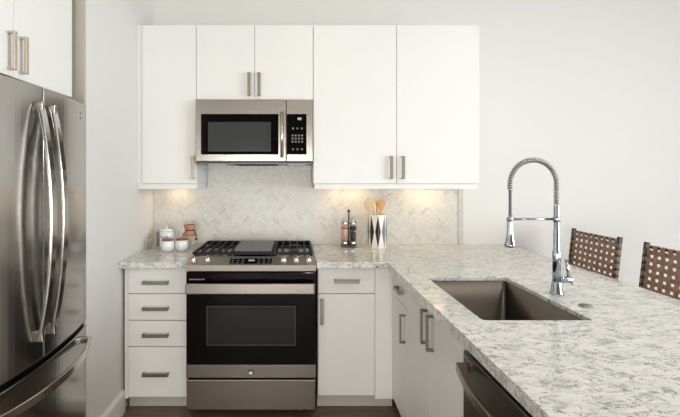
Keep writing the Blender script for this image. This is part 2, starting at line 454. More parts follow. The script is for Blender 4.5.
cp = obj('control_panel', bx(BM(), Xat(286.8, MF), Xat(306.5, MF), MF-.002, MF+.002, gz0, gz1), M_blackglass, t, .001, 1)
bm = BM()
for r_, py in enumerate((128.5, 135.5, 138.6, 141.7, 149.3)):
    for c_ in range(4 if 0 < r_ < 4 else 3):
        px = 292.5+c_*3.2 if 0 < r_ < 4 else 293+c_*4.4
        x, z = Xat(px, MF), Zat(py, MF)
        obj('key', bx(BM(), x-.006, x+.006, MF-.0026, MF-.0018, z-.0055, z+.0055), M_button, cp)
bm = BM(); x, z = Xat(299.5, MF), Zat(118.8, MF)
for k in (-1.5, -.5, .5, 1.5):
    q = x+k*.0065; w_ = .0045
    for a, b, c, e in ((-1, 1, .9, 1.2), (-1, 1, -1.2, -.9), (-1, 1, -.15, .15), (-1, -.6, -1.1, 1.1), (.6, 1, -1.1, 1.1)):
        bx(bm, q+a*w_/2, q+b*w_/2, MF-.0028, MF-.0018, z+c*.006, z+e*.006)
obj('clock_digits', bm, M_led, cp)
def badge(parent, x, y, z, r):
    rot = Matrix.Rotation(PI/2, 3, 'X')
    b = obj('badge', lathe(BM(), [(r, 0), (r, .002), (r*.9, .003), (r*.85, .0022), (.0001, .0022)], (x, y, z), rot, 32, False), M_badge, parent)
    text_mesh('badge_letters', 'GE', r*1.1, M_handle, b, (x, y-.0026, z), FRONT, .0004, .3)
badge(d, Xat(254.5, MF), MF-.0002, Zat(107, MF), .011)
obj('underside_plate', bx(BM(), MX0+.004, MX1-.004, MF+.02, BY-.03, MZ0-.008, MZ0-.0005), mat('microwave_underside', (.16, .155, .15), .4, .6), t)
for px in (218, 297):
    x = Xat(px, MF+.07)
    obj('lamp_lens', bx(BM(), x-.055, x+.055, MF+.03, MF+.10, MZ0-.014, MZ0-.0085), M_lens, t, .004, 2)
obj('grease_filter', bx(BM(), Xat(233, MF), Xat(276, MF), MF+.03, MF+.33, MZ0-.013, MZ0-.0085), M_darkgap, t)

# ------------------------------------------------------------------ base cabinets on the back wall
BF, BD = 2.60, 2.62         # door face, carcass front
ZT = .876
def toe(bm, x0, x1, y0=2.68, y1=2.70): return bx(bm, x0, x1, y0, y1, .001, .105)
t = thing('drawer_cabinet', 'white four-drawer base cabinet between left wall and range', 'cabinet', (-.84, BD, 0))
obj('cabinet_body', bx(BM(), -.998, -.643, BD, BY-.02, .105, ZT-.0005), M_cab, t, .001, 1)
obj('toe_kick', toe(BM(), -1.022, -.643), M_toe, t)
obj('filler_strip', bx(BM(), LX+.018, -1.000, 2.607, BD+.03, .085, ZT-.0005), M_cab, t)
for za, zb in ((.7185, .866), (.5585, .7135), (.4005, .5535), (.098, .3955)):
    dr = obj('drawer', bx(BM(), -.997, -.650, BF, BD-.001, za, zb), M_cab, t, .0015, 2)
    pull(dr, (-.832, BF, {.7185: .785, .5585: .630, .4005: .471, .098: .238}[za]), .155, 'x', (0, -1, 0))
t = thing('base_cabinet', 'white base cabinet with one drawer and one door right of the range', 'cabinet', (.305, BD, 0))
obj('cabinet_body', bx(BM(), .137, .4795, BD, BY-.02, .105, ZT-.0005), M_cab, t, .001, 1)
obj('toe_kick', toe(BM(), .137, .600), M_toe, t)
obj('corner_filler', bx(BM(), .4805, .595, 2.602, 2.618, .085, ZT-.0005), M_cab, t)
dr = obj('drawer', bx(BM(), .139, .478, BF, BD-.001, .7185, .868), M_cab, t, .0015, 2)
pull(dr, (.308, BF, .793), .150, 'x', (0, -1, 0))
dr = obj('door', bx(BM(), .139, .478, BF, BD-.001, .107, .7135), M_cab, t, .0015, 2)
pull(dr, (.160, BF, .612), .150, 'z', (0, -1, 0))

# ------------------------------------------------------------------ peninsula cabinets
PF, PD = .580, .600
t = thing('peninsula_cabinet', 'narrow white peninsula cabinet with a small drawer beside the inner corner', 'cabinet', (PD, 2.40, 0))
obj('cabinet_body', bx(BM(), PD, 1.17, 2.249, 2.597, .105, ZT-.0005), M_cab, t, .001, 1)
obj('toe_kick', bx(BM(), .66, .68, 2.249, 2.597, .001, .105), M_toe, t)
obj('corner_filler', bx(BM(), PF+.001, PD-.001, 2.522, 2.600, .105, ZT-.0005), M_cab, t)
dr = obj('drawer', bx(BM(), PF, PD-.001, 2.251, 2.519, .731, .868), M_cab, t, .0015, 2)
pull(dr, (PF, 2.375, .797), .115, 'y', (-1, 0, 0))
dr = obj('door', bx(BM(), PF, PD-.001, 2.251, 2.519, .107, .726), M_cab, t, .0015, 2)
pull(dr, (PF, 2.285, .617), .150, 'z', (-1, 0, 0))
t = thing('sink_cabinet', 'white two-door peninsula cabinet below the sink', 'cabinet', (PD, 1.865, 0))
bm = BM()
bx(bm, PD, PD+.018, 1.483, 2.2475, .105, ZT-.0005); bx(bm, PD+.018, 1.17, 1.483, 1.50, .105, ZT-.0005)
bx(bm, PD+.018, 1.17, 2.23, 2.2475, .105, ZT-.0005); bx(bm, 1.152, 1.17, 1.50, 2.23, .105, ZT-.0005); bx(bm, PD+.018, 1.152, 1.50, 2.23, .105, .123)
obj('cabinet_body', bm, M_cab, t)
obj('toe_kick', bx(BM(), .66, .68, 1.483, 2.2475, .001, .105), M_toe, t)
for ya, yb, yp in ((1.485, 1.8635, 1.822), (1.8665, 2.2455, 1.905)):
    dr = obj('door', bx(BM(), PF, PD-.001, ya, yb, .107, .868), M_cab, t, .0015, 2)
    pull(dr, (PF, yp, .762), .150, 'z', (-1, 0, 0))
t = thing('end_panel', 'white end panel closing the near end of the peninsula', 'panel', (.9, .84, 0))
obj('panel_board', bx(BM(), PF, 1.17, .838, .860, .001, ZT-.0005), M_cab, t)
t = thing('back_panel', 'white panel along the stool side of the peninsula', 'panel', (1.18, 1.8, 0))
obj('panel_board', bx(BM(), 1.1715, 1.19, .838, 3.18, .001, ZT-.0005), M_cab, t)

# dishwasher
t = thing('dishwasher', 'dark stainless dishwasher with bowed bar handle built into the peninsula', 'dishwasher', (PD, 1.175, 0))
obj('casing', bx(BM(), .61, 1.165, .865, 1.478, .02, .868), M_darkgap, t)
obj('door', bx(BM(), .572, .609, .866, 1.477, .11, .832), M_slate, t, .004, 3)
obj('control_strip', prism(BM(), [(.585, .835), (.609, .835), (.609, .866), (.597, .866)], 'y', .866, 1.477), M_black, t)
obj('toe_kick', bx(BM(), .64, .66, .866, 1.477, .021, .105), M_black, t)
pts = []
for i in range(25):
    s = i/24; y = .895+s*(1.455-.895); pts.append((.545-.034*math.sin(PI*s), y, .785))
h = tube(BM(), pts, 0, flat=(.014, .006))
for y in (.902, 1.447): bx(h, .542, .573, y-.010, y+.010, .771, .799)
obj('handle', h, M_nickel, t, .002, 2)
obj('badge', bx(BM(), .5705, .5725, 1.40, 1.46, .812, .824), M_handle, t)

# ------------------------------------------------------------------ countertops
CT = .914
t = tag(obj('worktop', bx(BM(), LX+.001, -.6405, 2.55, BY-.001, ZT, CT), M_granite, None, .004, 3), 'short grey and white granite worktop left of the range', 'worktop')
SX0, SX1, SY0, SY1 = .664, 1.055, 1.535, 2.182
bm = BM()
def rounded(x0, x1, y0, y1, r, n=5):
    out = []
    for cx, cy, a0 in ((x1-r, y1-r, 0), (x0+r, y1-r, PI/2), (x0+r, y0+r, PI), (x1-r, y0+r, 1.5*PI)):
        for i in range(n+1):
            a = a0+PI/2*i/n; out.append((cx+r*math.cos(a), cy+r*math.sin(a)))
    return out
hole = rounded(SX0, SX1, SY0, SY1, .018)
outer = [(1.58, BY-.001), (.1265, BY-.001), (.1265, 2.55), (.542, 2.55), (.542, .82), (1.58, .82)]
rec = rounded(SX0-.03, SX1+.03, SY0-.03, SY1+.03, .03); SLAB = CT-.020
for z in (ZT, CT):
    ov = [bm.verts.new((x, y, z)) for x, y in outer]; hv = [bm.verts.new((x, y, z)) for x, y in (rec if z == ZT else hole)]
    es = [bm.edges.new((L[i], L[(i+1) % len(L)])) for L in (ov, hv) for i in range(len(L))]
    bmesh.ops.triangle_fill(bm, use_beauty=True, use_dissolve=False, edges=es)
    if z == ZT: lo = (ov, hv)
m1 = [bm.verts.new((x, y, SLAB)) for x, y in rec]; m2 = [bm.verts.new((x, y, SLAB)) for x, y in hole]
for A, B in ((lo[0], ov), (lo[1], m1), (m1, m2), (m2, hv)):
    for i in range(len(A)):
        bm.faces.new([A[i], A[(i+1) % len(A)], B[(i+1) % len(A)], B[i]])
bmesh.ops.dissolve_limit(bm, angle_limit=.01, verts=bm.verts, edges=bm.edges)
tag(obj('worktop', bm, M_granite, None, .004, 3), 'long grey and white granite worktop holding the sink and covering the peninsula', 'worktop')

# sink
t = thing('undermount_sink', 'deep rectangular dark stainless steel sink set into the peninsula worktop', 'sink', ((SX0+SX1)/2, (SY0+SY1)/2, .66))
bm = BM(); ins = rounded(SX0-.002, SX1+.002, SY0-.002, SY1+.002, .02); ins2 = rounded(SX0, SX1, SY0, SY1, .022); bot = rounded(SX0+.02, SX1-.02, SY0+.02, SY1-.02, .02)
fl = rounded(SX0-.02, SX1+.02, SY0-.02, SY1+.02, .03)
levels = [(fl, CT-.0222), (ins, CT-.0222), (ins2, .68), (bot, .655)]
rings = [[bm.verts.new((x, y, z)) for x, y in L] for L, z in levels]
for A, B in zip(rings, rings[1:]):
    for i in range(len(A)):
        f = bm.faces.new([A[i], A[(i+1) % len(A)], B[(i+1) % len(A)], B[i]]); f.smooth = True
bm.faces.new(rings[-1])
o = obj('basin', bm, M_sink, t); m = o.modifiers.new('solid', 'SOLIDIFY'); m.thickness = .0015; m.offset = 1
obj('drain', lathe(BM(), [(.045, 0), (.045, .003), (.036, .003), (.03, .001), (.0001, .001)], (.86, 1.86, .6565), cap=False), M_chrome, t)

# ------------------------------------------------------------------ range
RX0, RX1 = -.6365, .1225; RC = (RX0+RX1)/2
t = thing('gas_range', 'stainless steel slide-in gas range with black glass oven door', 'stove', (RC, 2.6, 0))
obj('body', bx(BM(), RX0+.002, RX1-.002, 2.58, BY-.03, .045, .905), M_black, t)
for x in (RX0+.06, RX1-.06):
    for y in (2.64, 3.08): obj('foot', lathe(BM(), [(.02, 0), (.02, .044)], (x, y, .001), seg=16), M_black, t)
obj('cooktop', bx(BM(), RX0, RX1, 2.62, BY-.02, .9055, .928), M_black, t, .004, 2)
obj('rear_vent', bx(BM(), RX0+.01, RX1-.01, 3.13, BY-.022, .9285, .945), M_black, t, .003, 2)
# slanted control panel
cpn = obj('control_panel', prism(BM(), [(2.61, .936), (2.528, .905), (2.520, .902), (2.523, .868), (2.579, .868), (2.579, .9052), (2.619, .9054), (2.619, .936)], 'x', RX0, RX1), M_steelP, t, .001, 2)
sl = math.atan2(.031, .082)                     # slope of the panel
Rn = Matrix.Rotation(sl, 3, 'X')                # local z -> panel normal
def on_panel(x, s, h=0):                        # s: 0 front .. 1 rear
    p = Vector((x, 2.528+.082*s, .905+.031*s)); n = Vector((0, -math.sin(sl), math.cos(sl))); return p+n*h
for px in (193.5, 207.5, 283.5, 296, 308.5):
    x = Xat(px, 2.57)
    k = obj('knob', lathe(BM(), [(.021, 0), (.021, .003), (.0165, .004), (.0165, .024), (.0145, .027), (.0001, .0275)], on_panel(x, .48, .0002), Rn, 24, False), M_handle, t)
    bm = BM(); bx(bm, -.0035, .0035, -.0165, .0165, .0, .009); bmesh.ops.transform(bm, matrix=Matrix.Translation(on_panel(x, .48, .025)) @ Rn.to_4x4(), verts=bm.verts)
    obj('knob_grip', bm, M_handle, k, .001, 1)
bm = BM(); bx(bm, -.124, .124, -.030, .028, -.002, .0015); bmesh.ops.transform(bm, matrix=Matrix.Translation(on_panel(Xat(251, 2.57), .45, 0)) @ Rn.to_4x4(), verts=bm.verts)
dp = obj('display', bm, M_blackglass, t)
bm = BM()
for px in (233, 238, 243, 259, 264, 269):
    for s in (.2, .45, .7):
        b2 = BM(); bx(b2, -.008, .008, -.003, .003, .0015, .0022)
        bmesh.ops.transform(b2, matrix=Matrix.Translation(on_panel(Xat(px, 2.57), s, 0)) @ Rn.to_4x4(), verts=b2.verts)
        obj('key', b2, M_button, dp)
bm = BM()
for k in range(3):
    b2 = BM(); q = k*.012-.012
    for a, b, c, e in ((-1, 1, .8, 1.1), (-1, 1, -1.1, -.8), (-1, -.6, -1, 1), (.6, 1, -1, 1)):
        bx(b2, q+a*.004, q+b*.004, c*.007, e*.007, .0016, .0023)
    bmesh.ops.transform(b2, matrix=Matrix.Translation(on_panel(Xat(251.5, 2.57), .5, 0)) @ Rn.to_4x4(), verts=b2.verts)
    me_ = bpy.data.meshes.new('tmp'); b2.to_mesh(me_); bm.from_mesh(me_); b2.free(); bpy.data.meshes.remove(me_)
obj('clock_digits', bm, M_led, dp)
# grates, burners, griddle
def grate(x0, x1, y0, y1):
    bm = BM(); z0, z1 = .945, .957; w_ = .006
    for x in (x0+w_, x1-w_): bx(bm, x-w_, x+w_, y0, y1, z0-.004, z1)
    for y in (y0+w_, (y0+y1)/2, y1-w_): bx(bm, x0+2*w_, x1-2*w_, y-w_, y+w_, z0-.003, z1-.0005)
    n = 5
    for i in range(1, n):
        x = x0+(x1-x0)*i/n
        bx(bm, x-.004, x+.004, y0+2*w_, y1-2*w_, z0, z1+.001)
    for x in (x0+.012, x1-.012):
        for y in (y0+.012, y1-.012, (y0+y1)/2): bx(bm, x-.007, x+.007, y-.007, y+.007, .9285, z0)
    return bm
GY0, GY1 = 2.64, 3.11
obj('grate', grate(RX0+.012, -.382, GY0, GY1), M_iron, t, .0015, 1)
obj('grate', grate(-.131, RX1-.012, GY0, GY1), M_iron, t, .0015, 1)
obj('grate', grate(-.378, -.135, GY0, GY1), M_iron, t, .0015, 1)
obj('griddle', prism(BM(), [(-.368, .9585), (-.145, .9585), (-.142, .970), (-.150, .970), (-.155, .9645), (-.358, .9645), (-.363, .970), (-.371, .970)], 'y', GY0+.02, GY1-.05), M_griddle, t, .001, 1)
for x, y, r in ((-.505, 2.76, .05), (-.505, 3.00, .035), (0, 2.76, .035), (0, 3.00, .05)):
    b = obj('burner', lathe(BM(), [(r+.01, 0), (r+.01, .006), (r, .009), (.0001, .009)], (x, y, .9282), seg=28, cap=False), M_handle, t, label='silver burner ring')
    obj('burner_cap', lathe(BM(), [(r-.006, 0), (r-.006, .005), (r-.01, .007), (.0001, .007)], (x, y, .9373), seg=28, cap=False), M_iron, b)
# oven door
DF = 2.53
dr = obj('oven_door', bx(BM(), RX0+.002, RX1-.002, DF, 2.578, .322, .858), M_blackglass, t, .003, 2)
obj('vent_slots', bx(BM(), RX0+.02, RX0+.11, DF-.0008, DF+.001, .815, .822), M_button, dr)
bm = BM(); x0, x1, z0, z1 = Xat(206.5, DF), Xat(295.5, DF), Zat(345.5, DF), Zat(306, DF); e = .005
obj('oven_window', bx(BM(), x0, x1, DF-.0012, DF+.001, z0, z1), M_window, dr)
for a, b, c, d_ in ((x0, x1, z0, z0+e), (x0, x1, z1-e, z1), (x0, x0+e, z0+e, z1-e), (x1-e, x1, z0+e, z1-e)): bx(bm, a, b, DF-.0018, DF-.0013, c, d_)
obj('window_border', bm, mat('oven_window_border', (.06, .05, .045), .3), dr)
hb = bx(BM(), RX0+.010, RX1-.010, DF-.062, DF-.044, .746, .808)
for x in (RX0+.03, RX1-.03): bx(hb, x-.014, x+.014, DF-.044, DF, .762, .795)
obj('handle', hb, M_steelH, dr, .006, 3)
tr = obj('door_trim', bx(BM(), RX0+.002, RX1-.002, DF-.003, 2.578, .245, .321), M_steelH, dr, .002, 2)
badge(tr, RC, DF-.0032, .285, .018)
obj('storage_drawer', bx(BM(), RX0+.004, RX1-.004, DF-.002, 2.578, .058, .233), M_steelH, t, .003, 2)

# ------------------------------------------------------------------ refrigerator
FX = -1.030; FC = 1.69; FH = .452
t = thing('refrigerator', 'stainless steel french door refrigerator with bottom freezer in the left alcove', 'refrigerator', (-1.4, FC, 0))
obj('body', bx(BM(), -1.80, -1.085, FC-FH+.004, FC+FH-.004, .03, 1.775), mat('fridge_casing', (.10, .10, .10), .5, .3), t, .004, 2)
for y in (FC-.38, FC+.38): obj('foot', lathe(BM(), [(.025, 0), (.025, .029)], (-1.15, y, .001), seg=16), M_rubber, t)
def bow(y):                                    # door face X for a gently bowed front
    s = (y-FC)/FH; return FX+.050*(1-s*s)
def door_prism(y0, y1, z0, z1, name, n=14):
    pts = [(-1.083, y0)]
    for i in range(n+1):
        y = y0+(y1-y0)*i/n; x = bow(y)
        pts.append((x, y))
    pts.append((-1.083, y1))
    o = obj(name, prism(BM(), pts, 'z', z0, z1), M_steelV, t, .004, 3)
    return o
dl = door_prism(FC-FH, FC-.003, .715, 1.768, 'door'); drr = door_prism(FC+.003, FC+FH, .715, 1.768, 'door')
fz = door_prism(FC-FH, FC+FH, .06, .690, 'freezer_drawer', 28)
obj('door_gasket', bx(BM(), -1.084, -1.04, FC-FH+.01, FC+FH-.01, .6905, .7145), M_darkgap, t)
for dd, yy in ((dl, FC-.042), (drr, FC+.042)):
    pts = []; 
    for i in range(33):
        s = i/32; z = .80+s*(1.70-.80); pts.append((bow(yy)+.011+.052*math.sin(PI*s)**.75, yy, z))
    h = BM()
    tube(h, pts, 0, flat=(.018, .006))
    for z in (.815, 1.685): bx(h, bow(yy)-.006, bow(yy)+.026, yy-.009, yy+.009, z-.02, z+.02)
    obj('handle', h, M_fhandle, dd, .003, 3)
pts = []
for i in range(33):
    s = i/32; y = FC-.40+s*.80; pts.append((bow(y)+.026+.050*math.sin(PI*s)**.75, y, .637))
h = tube(BM(), pts, 0, flat=(.016, .007))
for y in (FC-.385, FC+.385): bx(h, bow(y)-.006, bow(y)+.036, y-.018, y+.018, .628, .652)
obj('handle', h, M_fhandle, fz, .003, 3)
for z in (1.718, 1.695): obj('door_screw', lathe(BM(), [(.006, 0), (.006, .0025)], (bow(2.04)-.0012, 2.04, z), 'x', 16), M_badge, drr)

# cabinet over the refrigerator
t = thing('fridge_cabinet', 'white two-door cabinet above the refrigerator', 'cabinet', (-1.4, 1.66, 1.80))
obj('cabinet_body', bx(BM(), -1.80, -1.098, 1.21, 2.098, 1.80, 2.62), M_cab, t, .001, 1)
for ya, yb, yp in ((1.212, 1.6615, 1.630), (1.6645, 2.097, 1.700)):
    dr = obj('door', bx(BM(), -1.097, -1.077, ya, yb, 1.801, 2.618), M_cab, t, .0015, 2)
    pull(dr, (-1.077, yp, 1.895), .145, 'z', (1, 0, 0), m=mat('warm_nickel', (.62, .54, .42), .3, 1) if yp < 1.65 else bpy.data.materials['warm_nickel'])
t = thing('alcove_filler', 'beige tall panel between the refrigerator and the wall end', 'panel', (-1.45, 2.15, 0))
obj('panel_board', bx(BM(), -1.80, -1.0415, 2.1435, 2.158, .14, CZ-.001), paint('beige_panel', srgb(190, 182, 165)), t)

# ------------------------------------------------------------------ faucet
FXX, FYY = 1.128, 1.872
t = thing('spring_faucet', 'tall chrome pull-down faucet with a coiled spring neck beside the sink', 'faucet', (FXX, FYY, CT))
obj('base_flange', lathe(BM(), [(.028, 0), (.028, .004), (.024, .012), (.0195, .05), (.018, .055)], (FXX, FYY, CT+.0005)), M_chrome, t)
obj('column', lathe(BM(), [(.0165, .0), (.0165, .125), (.013, .135), (.013, .215), (.0115, .22), (.0115, .325), (.009, .33)], (FXX, FYY, CT+.0555)), M_chrome, t)
obj('column_collar', lathe(BM(), [(.0117, -.012), (.0145, -.010), (.0145, .010), (.0117, .012)], (FXX, FYY, 1.236), cap=False), M_chrome, t)
RR = .1; XC = FXX-RR; ZC = 1.392
path = []
for z in [1.302+.004*i for i in range(23)]: path.append((FXX, z))
for i in range(61):
    a = PI*i/60; path.append((XC+RR*math.cos(a), ZC+RR*math.sin(a)))
for i in range(1, 8): path.append((FXX-2*RR, ZC-.005*i))
hose = [(x, FYY, z) for x, z in path] + [(FXX-2*RR, FYY, ZC-.05-.01*i) for i in range(0, 11)]
obj('hose', tube(BM(), hose, .0062, 10), mat('hose_grey', (.12, .115, .11), .5), t)
# coil
L = [0]
for a, b in zip(path, path[1:]): L.append(L[-1]+math.hypot(b[0]-a[0], b[1]-a[1]))
def at_len(s):
    for i in range(len(L)-1):
        if L[i+1] >= s:
            u = (s-L[i])/max(1e-9, L[i+1]-L[i]); x = path[i][0]+(path[i+1][0]-path[i][0])*u; z = path[i][1]+(path[i+1][1]-path[i][1])*u
            tx, tz = path[i+1][0]-path[i][0], path[i+1][1]-path[i][1]; l = math.hypot(tx, tz); return x, z, tx/l, tz/l
    return path[-1][0], path[-1][1], 0, -1
pitch = .0106; turns = L[-1]/pitch; cp_ = []; spt = 14
for i in range(int(turns*spt)):
    s = i/spt*pitch; x, z, tx, tz = at_len(s); a = 2*PI*i/spt
    nx, nz = -tz, tx
    cp_.append((x+nx*.0095*math.cos(a), FYY+.0095*math.sin(a), z+nz*.0095*math.cos(a)))
obj('spring_coil', tube(BM(), cp_, .0030, 6), M_spring, t)
SXX = FXX-2*RR
obj('spray_head', lathe(BM(), [(.008, 0), (.011, -.004), (.0125, -.04), (.013, -.07), (.0175, -.105), (.0235, -.128), (.024, -.137), (.02, -.139)], (SXX, FYY, 1.255)), M_chrome, t)
h = tube(BM(), [(SXX+.008, FYY, 1.237), (FXX-.012, FYY, 1.237)], .0052, 12)
lathe(h, [(.0138, -.006), (.0155, -.006), (.0155, .006), (.0138, .006), (.0138, -.006)], (SXX, FYY, 1.237), cap=False)
obj('docking_arm', h, M_chrome, t)
obj('valve_body', lathe(BM(), [(.012, 0), (.0145, .004), (.0145, .05), (.012, .053)], (FXX+.012, FYY, CT+.062), 'x', 24), M_chrome, t)
lv = tube(BM(), [(FXX+.054, FYY, CT+.066), (FXX+.047, FYY-.003, CT+.10), (FXX+.038, FYY-.006, CT+.150)], [.007, .0062, .0078], 12)
tube(lv, [(FXX+.052, FYY, CT+.072), (FXX+.066, FYY-.002, CT+.055), (FXX+.064, FYY-.003, CT+.040)], [.006, .006, .004], 10)
obj('lever', lv, M_chrome, t)
tag(obj('air_switch', lathe(BM(), [(.024, 0), (.024, .003), (.018, .005), (.018, .007), (.0001, .0075)], (1.134, 1.695, CT+.0005), cap=False), mat('aged_nickel', (.30, .27, .21), .45, 1)), 'small round brushed metal button set in the worktop near the sink', 'button')

# ------------------------------------------------------------------ counter stools
def stool(label, y0, y1, xb=1.935):
    yc = (y0+y1)/2; hw = (y1-y0)/2; SH = .66
    t = thing('counter_stool', label, 'stool', (xb-.20, yc, 0), 'woven leather counter stools at the peninsula')
    xf = xb-.42
    lean = lambda z: xb-.045+ (z-SH)*.115 if z > SH else xb-.045
    pw = .011
    for s in (-1, 1):
        y = yc+s*(hw-pw)
        tube_pts = [(lean(z), y, z) for z in (SH, .75, .85, .95, 1.058)]
        obj('back_post', tube(BM(), tube_pts, 0, flat=(pw, pw)), M_stoolmetal, t, .002, 1)
        obj('leg', tube(BM(), [(xb-.045, y, SH), (xb+.01, y, .001)], 0, flat=(pw, pw)), M_stoolmetal, t, .002, 1)
        obj('leg', tube(BM(), [(xf, y, SH), (xf-.01, y, .001)], 0, flat=(pw, pw)), M_stoolmetal, t, .002, 1)
    fr = bx(BM(), xf-pw, xb-.045, yc-hw, yc-hw+2*pw, SH-.022, SH); bx(fr, xf-pw, xb-.045, yc+hw-2*pw, yc+hw, SH-.022, SH)
    bx(fr, xf-pw, xf+pw, yc-hw, yc+hw, SH-.022, SH); bx(fr, xb-.056, xb-.034, yc-hw, yc+hw, SH-.022, SH)
    obj('seat_frame', fr, M_stoolmetal, t, .002, 1)
    st = tube(BM(), [(xf-.007, yc-hw+pw, .22), (xf-.007, yc+hw-pw, .22)], .009, 10)
    tube(st, [(xf-.007, yc-hw+pw, .22), (xb-.008, yc-hw+pw, .22)], .009, 10); tube(st, [(xf-.007, yc+hw-pw, .22), (xb-.008, yc+hw-pw, .22)], .009, 10)
    obj('footrest', st, M_stoolmetal, t)
    zt, zb = 1.035, .705
    for z in (zt, zb): obj('back_rail', tube(BM(), [(lean(z), yc-hw+pw, z), (lean(z), yc+hw-pw, z)], .008, 10), M_stoolmetal, t)
    # woven back: vertical and horizontal straps with real over-under weave
    def strap(bm, pts, side, wd, th=.0022):
        A = []
        for i, p in enumerate(pts):
            p = Vector(p); tg = (Vector(pts[min(i+1, len(pts)-1)])-Vector(pts[max(i-1, 0)])).normalized(); sv = Vector(side); n = tg.cross(sv).normalized()
            A.append([bm.verts.new(p+sv*a*wd/2+n*b*th/2) for a, b in ((-1,-1),(1,-1),(1,1),(-1,1))])
        for P, Q in zip(A, A[1:]):
            for k in range(4): bm.faces.new([P[k], P[(k+1) % 4], Q[(k+1) % 4], Q[k]])
        bm.faces.new(A[0][::-1]); bm.faces.new(A[-1])
    NV, NH = 9, 8; bm = BM(); amp = .0028
    ys = [yc-hw+.030+(2*hw-.060)*i/(NV-1) for i in range(NV)]
    zs = [zt-.028-(zt-zb-.050)*i/(NH-1) for i in range(NH)]
    wv = (ys[1]-ys[0])*.60; wh = (zs[0]-zs[1])*.62
    for i, y in enumerate(ys):
        pts = []
        for k in range(8):                       # loop over the top rail
            a = PI*k/7; z = zt+.0105*math.sin(a); pts.append((lean(zt)+.0105*math.cos(a), y, z))
        pts = pts+[]
        for j, z in enumerate(zs):
            sgn = 1 if (i+j) % 2 else -1
            pts.append((lean(z)+sgn*amp, y, z))
            if j < NH-1:
                zm = (z+zs[j+1])/2; pts.append((lean(zm), y, zm))
        pts.append((lean(zb)-.0105, y, zb+.002)); pts.append((lean(zb), y, zb-.0105)); pts.append((lean(zb)+.0105, y, zb))
        strap(bm, pts, (0, 1, 0), wv)
    for j, z in enumerate(zs):
        X = lean(z); pts = []
        for k in range(8):
            a = PI*k/7; pts.append((X+.0135*math.cos(a), yc-hw+pw-.0135*math.sin(a), z))
        pts = pts[0:]
        for i, y in enumerate(ys):
            sgn = -1 if (i+j) % 2 else 1
            pts.append((X+sgn*amp, y, z))
            if i < NV-1: pts.append((X, (y+ys[i+1])/2, z))
        for k in range(8):
            a = PI-PI*k/7; pts.append((X+.0135*math.cos(a), yc+hw-pw+.0135*math.sin(a), z))
        strap(bm, pts, (0, 0, 1), wh)
    obj('woven_backrest', bm, M_leather, t)
    bm = BM()
    xs = [xf+.02+(xb-.045-xf-.05)*i/7 for i in range(8)]
    wx = (xs[1]-xs[0])*.8
    for i, x in enumerate(xs):
        pts = [(x, yc-hw-.002, SH-.012), (x, yc-hw+.004, SH+.003)]
        for j, y in enumerate(ys): pts.append((x, y, SH+.004+(amp if (i+j) % 2 else -amp)*.5))
        pts += [(x, yc+hw-.004, SH+.003), (x, yc+hw+.002, SH-.012)]
        strap(bm, pts, (1, 0, 0), wx)
    for j, y in enumerate(ys):
        pts = [(xf-.013, y, SH-.01), (xf-.006, y, SH+.004)]
        for i, x in enumerate(xs): pts.append((x, y, SH+.004+(-amp if (i+j) % 2 else amp)*.5))
        pts += [(xb-.040, y, SH+.004), (xb-.031, y, SH-.008)]
        strap(bm, pts, (0, 1, 0), wv)
    obj('woven_seat', bm, M_leather, t)
    return t
stool('brown woven leather stool with dark metal frame, farther one next to the back wall', 2.573, 3.02)
stool('brown woven leather stool with dark metal frame, nearer one cut by the right edge', 1.955, 2.397)

# ------------------------------------------------------------------ small things on the left worktop
# canister
cx, cy = -.905, 3.06
t = thing('ceramic_canister', 'white lidded sugar canister with blue writing behind the left cup', 'canister', (cx, cy, CT))
obj('jar', lathe(BM(), [(.038, 0), (.046, .005), (.048, .02), (.048, .108), (.044, .116), (.04, .118)], (cx, cy, CT+.0005)), M_ceramic, t)
ld = obj('lid', lathe(BM(), [(.044, 0), (.046, .003), (.044, .009), (.025, .014), (.009, .016), (.007, .020), (.011, .026), (.011, .031), (.006, .035), (.0001, .036)], (cx, cy, CT+.1195), cap=False), M_ceramic, t)
lt = text_mesh('lettering', 'sugar', .034, M_ink, t, (cx, cy-.0484, CT+.083), FRONT, .0006, .35)
for v in lt.data.vertices:                      # wrap the word around the jar
    x = v.co.x; v.co.y += .0484-math.sqrt(max(0, .0484**2-x*x))
def cup(cx, cy, label):
    t = thing('ceramic_cup', label, 'cup', (cx, cy, CT), 'white cups on the left worktop')
    obj('cup_body', lathe(BM(), [(.028, 0), (.036, .004), (.0425, .025), (.0435, .045), (.0405, .066), (.0385, .072), (.036, .072)], (cx, cy, CT+.0005)), M_ceramic, t)
    obj('lid', lathe(BM(), [(.038, 0), (.040, .002), (.040, .008), (.038, .010), (.0001, .010)], (cx, cy, CT+.073), cap=False), M_woodbrown, t, label='brown wooden lid')
cup(-.855, 2.915, 'white ceramic cup with brown wooden lid, left one in front of the canister')
cup(-.768, 2.945, 'white ceramic cup with brown wooden lid, right one beside the coffee maker')
